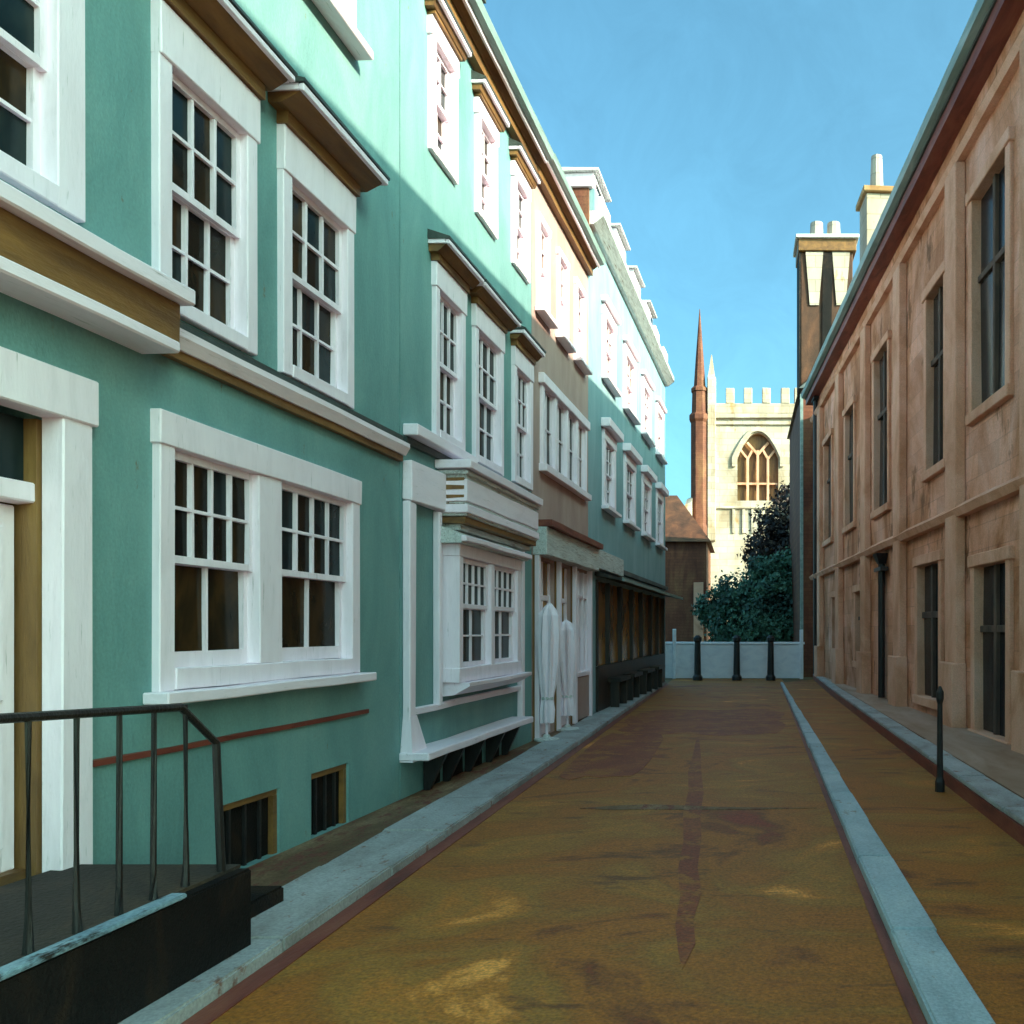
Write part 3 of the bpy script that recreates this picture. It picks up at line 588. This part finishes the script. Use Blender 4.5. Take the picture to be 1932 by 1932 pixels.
hR.mb().extr([(.332, ZR-.08), (.44, ZR-.06), (.47, ZR+.07), (.332, ZR+.07)], -2, 29.6).build('gutter', 'gutter', hR.e)
t = math.tan(R(21))
hR.mb().extr([(.33, ZR+.075), (.33, ZR+.15), (-3.5, ZR+.15+3.5*t), (-7.3, ZR+.15), (-7.3, ZR+.03), (-3.5, ZR+3.5*t)], -2, 29.6).build('roof', 'slate', hR.e)
for u, z0, z1 in ((18.45, .25, 3.15), (28.6, .25, 9.6)):
    p = MB(-1).tube([(.10, u-hR.u0, z0), (.10, u-hR.u0, z1)], .075).build('downpipe', 'black', hR.e)
    q = hR.mb(); q.hexa([(.02, u-.09, z1), (.18, u-.09, z1), (.18, u+.09, z1), (.02, u+.09, z1), (.01, u-.2, z1+.22), (.26, u-.2, z1+.22), (.26, u+.2, z1+.22), (.01, u+.2, z1+.22)])
    q.box(.03, .2, u-.34, u+.34, z1-.16, z1-.08); q.build('hopper_head', 'black', p)
def stack(h, n0, n1, u0, u1, z0, z1, pots, m='cream'):
    c = h.mb(); c.box(n0, n1, u0, u1, z0, z1, .01); c = c.build('chimney', m, h.e, .02)
    h.mb().box(n0-.1, n1+.1, u0-.1, u1+.1, z1+.002, z1+.16, .01).build('chimney_cap', 'cream_dk', c, .02)
    for n, r, hh in pots:
        MB(h.side).tube([(n, (u0+u1)/2-h.u0, z1+.162), (n, (u0+u1)/2-h.u0, z1+.3), (n, (u0+u1)/2-h.u0, z1+hh)], [r*1.2, r, r*.8], 10).build('chimney_pot', 'cream', c)
stack(hR, -1.7, -.70, 24.0, 25.0, 9.6, 14.1, [(-1.1, .2, 1.3)])
tag(hR.e, 'long brown stone building with dark mullioned windows along the street opposite the teal houses', 'building')

# ------------------------------------------------------------------ far house on the right with a big stack
fr = empty('far_brick_house', (2.2, 31.2, 0))
def wbox(mb, x0, x1, y0, y1, z0, z1, j=0): return mb.box(x0, x1, y0, y1, z0, z1, j)
MB().box(0, 7, 0, 8, 0, 10.6, .01).build('wall', 'brick', fr)
MB().box(-.06, .05, -.05, .12, .0, 10.4, .01).build('corner_pipe', 'gutter', fr)
MB().hexa([(-.12, -.12, 10.602), (7.2, -.12, 10.602), (7.2, 8.2, 10.602), (-.12, 8.2, 10.602), (2.6, 1.5, 13.2), (4.0, 1.5, 13.2), (4.0, 6.5, 13.2), (2.6, 6.5, 13.2)]).build('roof', 'slate', fr)
ck = MB().box(.0, 1.95, .6, 1.9, 10.4, 15.9, .02).build('chimney', 'sootbrick', fr, .03)
MB().box(-.1, 2.07, .48, 2.02, 15.902, 16.35, .02).build('chimney_band', 'umber', ck, .02)
MB().box(-.2, 2.17, .38, 2.12, 16.352, 16.5, .02).build('chimney_cap', 'grey_white', ck, .02)
for x in (.22, 1.22): MB().hexa([(x+.12, .56, 13.9), (x+.46, .56, 13.9), (x+.46, .62, 13.9), (x+.12, .62, 13.9), (x-.04, .54, 15.88), (x+.62, .54, 15.88), (x+.62, .62, 15.88), (x-.04, .62, 15.88)]).build('chimney_panel', 'cream', ck)
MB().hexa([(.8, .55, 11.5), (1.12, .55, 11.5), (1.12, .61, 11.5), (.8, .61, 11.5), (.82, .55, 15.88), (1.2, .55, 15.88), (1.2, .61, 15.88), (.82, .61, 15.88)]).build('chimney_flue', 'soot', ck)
MB().box(-.06, .02, .58, 1.9, 10.6, 15.88, .02).build('chimney_flank', 'soot', ck)  # black sheet paints in the shaded left side of the stack
for x in (.65, 1.3): MB().tube([(x, 1.2, 16.5), (x, 1.2, 16.6), (x, 1.2, 17.25)], [.3, .27, .24], 10).build('chimney_pot', 'cream', ck)
tag(fr, 'red brown house behind the stone building, with a broad chimney stack carrying cream panels', 'house')

# ------------------------------------------------------------------ church tower
TY = 60.0
tw = empty('church_tower', (.6, TY, 0))
TX = lambda x: x-.6
x0, x1, zt = -2.6, 4.4, 16.7
ow, cx, sp, ap, bz = 1.45, 1.12, 13.9, 15.7, 10.9      # window half width, centre, springing, apex, sill
arch = [(cx-ow, bz), (cx-ow, sp)]
for i in range(1, 9):
    a = i/8; arch.append((cx-ow*(1-a)**.9*1.0, sp+(ap-sp)*math.sin(a*math.pi/2)**.9))
right = [(2*cx-x, z) for x, z in arch[:-1]][::-1]
loop = arch+right
v = []; f = []
def addp(x, z, y=0): v.append((TX(x), y, z)); return len(v)-1
L = [addp(*p) for p in loop]
bl, br, tl, tr = addp(x0, 0), addp(x1, 0), addp(x0, zt), addp(x1, zt)
k = len(loop); apx = len(arch)-1
sl = addp(x0, bz); srr = addp(x1, bz); tc = addp(cx, zt)
f.append([bl, br, srr, L[-1], L[0], sl]); f.append([sl]+L[:apx+1]+[tc, tl]); f.append([tc]+L[apx:]+[srr, tr])
for i in range(k):
    a, b = loop[i], loop[(i+1) % k]
    f.append([addp(a[0], a[1], 0), addp(b[0], b[1], 0), addp(b[0], b[1], .6), addp(a[0], a[1], .6)])
for q in ([(x0, 0, 0), (x0, 7, 0), (x0, 7, zt), (x0, 0, zt)], [(x1, 0, 0), (x1, 0, zt), (x1, 7, zt), (x1, 7, 0)], [(x0, 0, zt), (x1, 0, zt), (x1, 7, zt), (x0, 7, zt)], [(x0, 7, 0), (x1, 7, 0), (x1, 7, zt), (x0, 7, zt)]):
    s = len(v); v += [(TX(a), b, c) for a, b, c in q]; f.append([s, s+1, s+2, s+3])
me = bpy.data.meshes.new('wall'); me.from_pydata(v, [], f); me.update(); bm = bmesh.new(); bm.from_mesh(me); bmesh.ops.remove_doubles(bm, verts=bm.verts, dist=.001)
bmesh.ops.recalc_face_normals(bm, faces=bm.faces); bm.to_mesh(me); bm.free(); me.materials.append(M['cream']); link('wall', me, tw)
wd = MB().box(TX(cx-ow-.1), TX(cx+ow+.1), .5, .56, bz-.1, ap+.1).build('belfry_window', 'umber_v', tw)
tr_ = MB()
for x in (cx-.72, cx, cx+.72): tr_.box(TX(x)-.09, TX(x)+.09, .12, .34, bz, sp+(.1 if x != cx else .6), .02)
tr_.box(TX(cx-ow), TX(cx+ow), .13, .33, bz+1.15, bz+1.3, .02)
def bar(mb, a, b, w, y0, y1):
    d = Vector((b[0]-a[0], b[1]-a[1])).normalized(); n = Vector((-d.y, d.x))*w/2
    p = [(a[0]+n.x, a[1]+n.y), (a[0]-n.x, a[1]-n.y), (b[0]-n.x, b[1]-n.y), (b[0]+n.x, b[1]+n.y)]
    mb.hexa([(TX(x), y0, z) for x, z in p]+[(TX(x), y1, z) for x, z in p])
for s in (-1, 1):
    bar(tr_, (cx, sp+.3), (cx+s*.75, sp+1.15), .17, .12, .34); bar(tr_, (cx+s*.72, sp), (cx+s*.3, sp+.75), .15, .14, .32)
    bar(tr_, (cx+s*.72, sp), (cx+s*1.2, sp+.6), .15, .14, .32)
tr_.build('tracery', 'stone_lt', wd)
hm = MB(); half = [(cx-ow, sp-.6)]+arch[1:]
hp = [(x, z, t/(len(half)-1)) for t, (x, z) in enumerate(half)]; hp = hp+[(2*cx-x, z, t) for x, z, t in hp[:-1]][::-1]
inn = [(cx+(x-cx)*1.08, z+.10*t) for x, z, t in hp]; outr = [(cx+(x-cx)*1.26, z+.42*t) for x, z, t in hp]
for a, b, c, d in zip(inn, inn[1:], outr[1:], outr): hm.hexa([(TX(x), -.16, z) for x, z in (a, b, c, d)]+[(TX(x), .02, z) for x, z in (a, b, c, d)])
hm.build('hood_mould', 'cream', tw)
for z0, z1, p in ((16.25, 16.5, .14), (16.7, 17.0, .24), (10.3, 10.5, .14)):
    MB().box(TX(x0)-p, TX(x1)+p, -p, 7+p, z0, z1+.002, .02).build('string_course', 'cream', tw, .03)
MB().box(TX(x0)+.02, TX(x1)-.02, -.12, 6.9, 17.004, 17.75, .02).build('parapet', 'cream', tw, .03)
for x in (-2.2, -.85, .42, 1.72, 3.05, 4.0):
    MB().box(TX(x)-.3, TX(x)+.3, -.16, .5, 17.752, 18.85, .03).build('merlon', 'cream', tw, .04)
    MB().box(TX(x)-.25, TX(x)+.25, 6.2, 6.85, 17.752, 18.75, .03).build('merlon', 'cream', tw, .04)
# lower arcade of the tower face
for x in (-.6, .1, .75, 1.4): MB().box(TX(x)-.1, TX(x)+.1, -.12, 0, 8.6, 10.29, .02).build('arcade_shaft', 'cream', tw, .02)
# stair turret with spire on the left corner, its shaded side painted brown all round
tx, ty = TX(-3.0), .1
def octa(name, rings, m, par):
    q = MB(); rr = []
    for r, z in rings: rr.append([q.pt(tx+r*math.cos(math.pi/8+i*math.pi/4), ty+r*math.sin(math.pi/8+i*math.pi/4), z) for i in range(8)])
    for a, b in zip(rr, rr[1:]):
        for i in range(8): q.f.append([a[i], a[(i+1) % 8], b[(i+1) % 8], b[i]])
    q.f.append(rr[0][::-1]); q.f.append(rr[-1]); return q.build(name, m, par)
tu = octa('stair_turret', [(.72, 0), (.72, 9), (.66, 9.2), (.66, 16.4), (.78, 16.6), (.78, 16.9), (.6, 17.1), (.56, 18.6)], 'brick', tw)
octa('spire', [(.64, 18.602), (.64, 18.8), (.44, 19.0), (.30, 21.0), (.14, 23.0), (.02, 24.5)], 'brick', tu)
MB().box(tx+.55, tx+1.15, -.35, .3, 8, 19.6, .03).build('corner_buttress', 'cream', tw, .05)
MB().hexa([(tx+.6, -.3, 19.602), (tx+1.1, -.3, 19.602), (tx+1.1, .25, 19.602), (tx+.6, .25, 19.602), (tx+.82, -.05, 21.2), (tx+.88, -.05, 21.2), (tx+.88, .0, 21.2), (tx+.82, .0, 21.2)]).build('pinnacle', 'cream', tw)
MB().hexa([(tx-1.9, -2.4, 0), (tx-.5, -2.4, 0), (tx-.5, .0, 0), (tx-1.9, .0, 0), (tx-.95, -1.4, 10.4), (tx-.5, -1.4, 10.6), (tx-.5, .0, 11.2), (tx-.9, .0, 11.0)]).build('flying_buttress', 'cream', tw)
tag(tw, 'cream stone church tower with battlements, traceried window and thin brown spire at the street end', 'tower')

# ------------------------------------------------------------------ brick house by the church, boundary wall, posts
rb = empty('brick_lodge', (-4.6, 44, 0))
MB().box(-4, 2.75, 0, 6, 0, 6.3, .01).build('wall', 'brick', rb)
MB().hexa([(-4.3, -.3, 6.302), (3.0, -.3, 6.302), (3.0, 6.3, 6.302), (-4.3, 6.3, 6.302), (-3.6, 3, 9.2), (1.0, 3, 9.2), (1.0, 3.1, 9.2), (-3.6, 3.1, 9.2)]).build('roof', 'sootbrick', rb)
MB().box(2.1, 2.6, -.25, .0, .0, 4.2, .02).build('buttress', 'stone_lt', rb)
tag(rb, 'low red brown lodge left of the trees, at the foot of the church', 'house')

bw = empty('low_white_wall', (-.2, 30.1, 0))
MB().box(-2.72, 2.38, 0, .22, 0, 1.22, .015).build('wall', 'barrier', bw, .015)
MB().box(-2.76, 2.42, -.04, .26, 1.222, 1.30, .01).build('coping', 'barrier', bw, .012)
for x in (-2.66, -2.2, 2.3): MB().box(x-.06, x+.06, -.12, -.045, -.2, 1.75, .02).build('post', 'barrier', bw, .01)
tag(bw, 'low pale blue white wall closing off the end of the street', 'wall')
lab = ['dark post before the low white wall, leftmost of three', 'dark post before the low white wall, middle of three', 'dark post before the low white wall, rightmost of three']
for x, l in zip((-1.52, -.18, .98), lab):
    o = MB().tube([(0, 0, -.02), (0, 0, .12), (0, 0, .2), (0, 0, 1.3), (0, 0, 1.36), (0, 0, 1.46), (0, 0, 1.55)], [.17, .17, .12, .10, .14, .14, .05], 10).build('street_post', 'black')
    o.location = (x, 29.0, 0); tag(o, l, 'post', 'posts before the low wall')
o = MB().tube([(0, 0, .04), (0, 0, .15), (0, 0, .2), (0, 0, .95), (0, 0, 1.0), (0, 0, 1.07), (0, 0, 1.13)], [.05, .05, .034, .027, .04, .04, .012], 10).build('bollard', 'black')
o.location = (2.03, 8.7, 0); tag(o, 'thin dark bollard on the pavement beside the stone building', 'bollard')

# ------------------------------------------------------------------ trees
def tree(name, label, loc, blobs, n, m, leaf, trunk_h, trunk_r, seed):
    rnd = random.Random(seed); e = empty(name, loc); tag(e, label, 'tree')
    q = MB(); q.tube([(0, 0, -.1), (.05, 0, trunk_h*.5), (-.05, .1, trunk_h)], [trunk_r*1.4, trunk_r, trunk_r*.7], 9)
    for b in blobs[:6]:
        q.tube([(0, 0, trunk_h*.6), (b[0]*.5, b[1]*.5, (trunk_h+b[2])*.55), (b[0]*.85, b[1]*.85, b[2])], [trunk_r*.6, trunk_r*.35, trunk_r*.12], 6)
    q.build('trunk', 'bark', e)
    v = []; f = []
    tot = sum(b[3]**2 for b in blobs)
    for bx, by, bz, br in blobs:
        for c in range(max(3, int(n/14*br*br/tot))):
            d = Vector((rnd.gauss(0, 1), rnd.gauss(0, 1), rnd.gauss(0, .8))).normalized()*br*rnd.uniform(.45, 1.08)
            cc = Vector((bx, by, bz))+d
            for i in range(14):
                p = cc+Vector((rnd.gauss(0, .17), rnd.gauss(0, .17), rnd.gauss(0, .13)))*br*.9
                nrm = (d.normalized()+Vector((rnd.gauss(0, .6), rnd.gauss(0, .6), rnd.gauss(0, .6)))).normalized()
                qv = nrm.to_track_quat('Z', 'Y')@Quaternion((0, 0, 1), rnd.uniform(0, 6.28)); s = leaf*rnd.uniform(.6, 1.3)
                k = len(v)
                for a, bb in ((-.5, 0), (0, -.33), (.55, 0), (0, .33)): v.append(p+qv@Vector((a*s, bb*s, 0)))
                f.append([k, k+1, k+2, k+3])
    me = bpy.data.meshes.new('crown'); me.from_pydata([tuple(p) for p in v], [], f); me.update(); me.materials.append(M[m]); link('crown', me, e)
    return e
tree('green_tree', 'bushy blue green tree behind the low white wall', (0.4, 38, 0),
     [(-.6, 0, 3.1, 1.1), (.8, -.2, 3.5, 1.2), (-1.7, 0, 2.6, .8), (1.9, 0, 3.3, 1.0), (0.2, -.5, 2.0, 1.3), (1.5, -.4, 1.9, 1.2), (-1.0, -.3, 1.5, 1.0), (.7, 0, 4.4, .8), (1.8, .2, 4.6, .8)], 24000, 'leaf', .19, 2.2, .16, 5)
tree('dark_tree', 'tall almost black copper tree rising behind the green tree, before the church tower', (2.3, 43, 0),  # tree form added to carry the dark shadow shape below the tower
     [(.3, 0, 8.2, 1.0), (-.5, 0, 7.0, 1.2), (.7, 0, 6.8, 1.3), (-1.1, 0, 5.6, 1.2), (.2, -.3, 5.4, 1.6), (1.4, 0, 5.0, 1.4), (-.6, 0, 4.0, 1.4), (1.0, 0, 3.4, 1.5), (.9, 0, 9.0, .7)], 16000, 'leaf_dk', .22, 3.0, .22, 9)
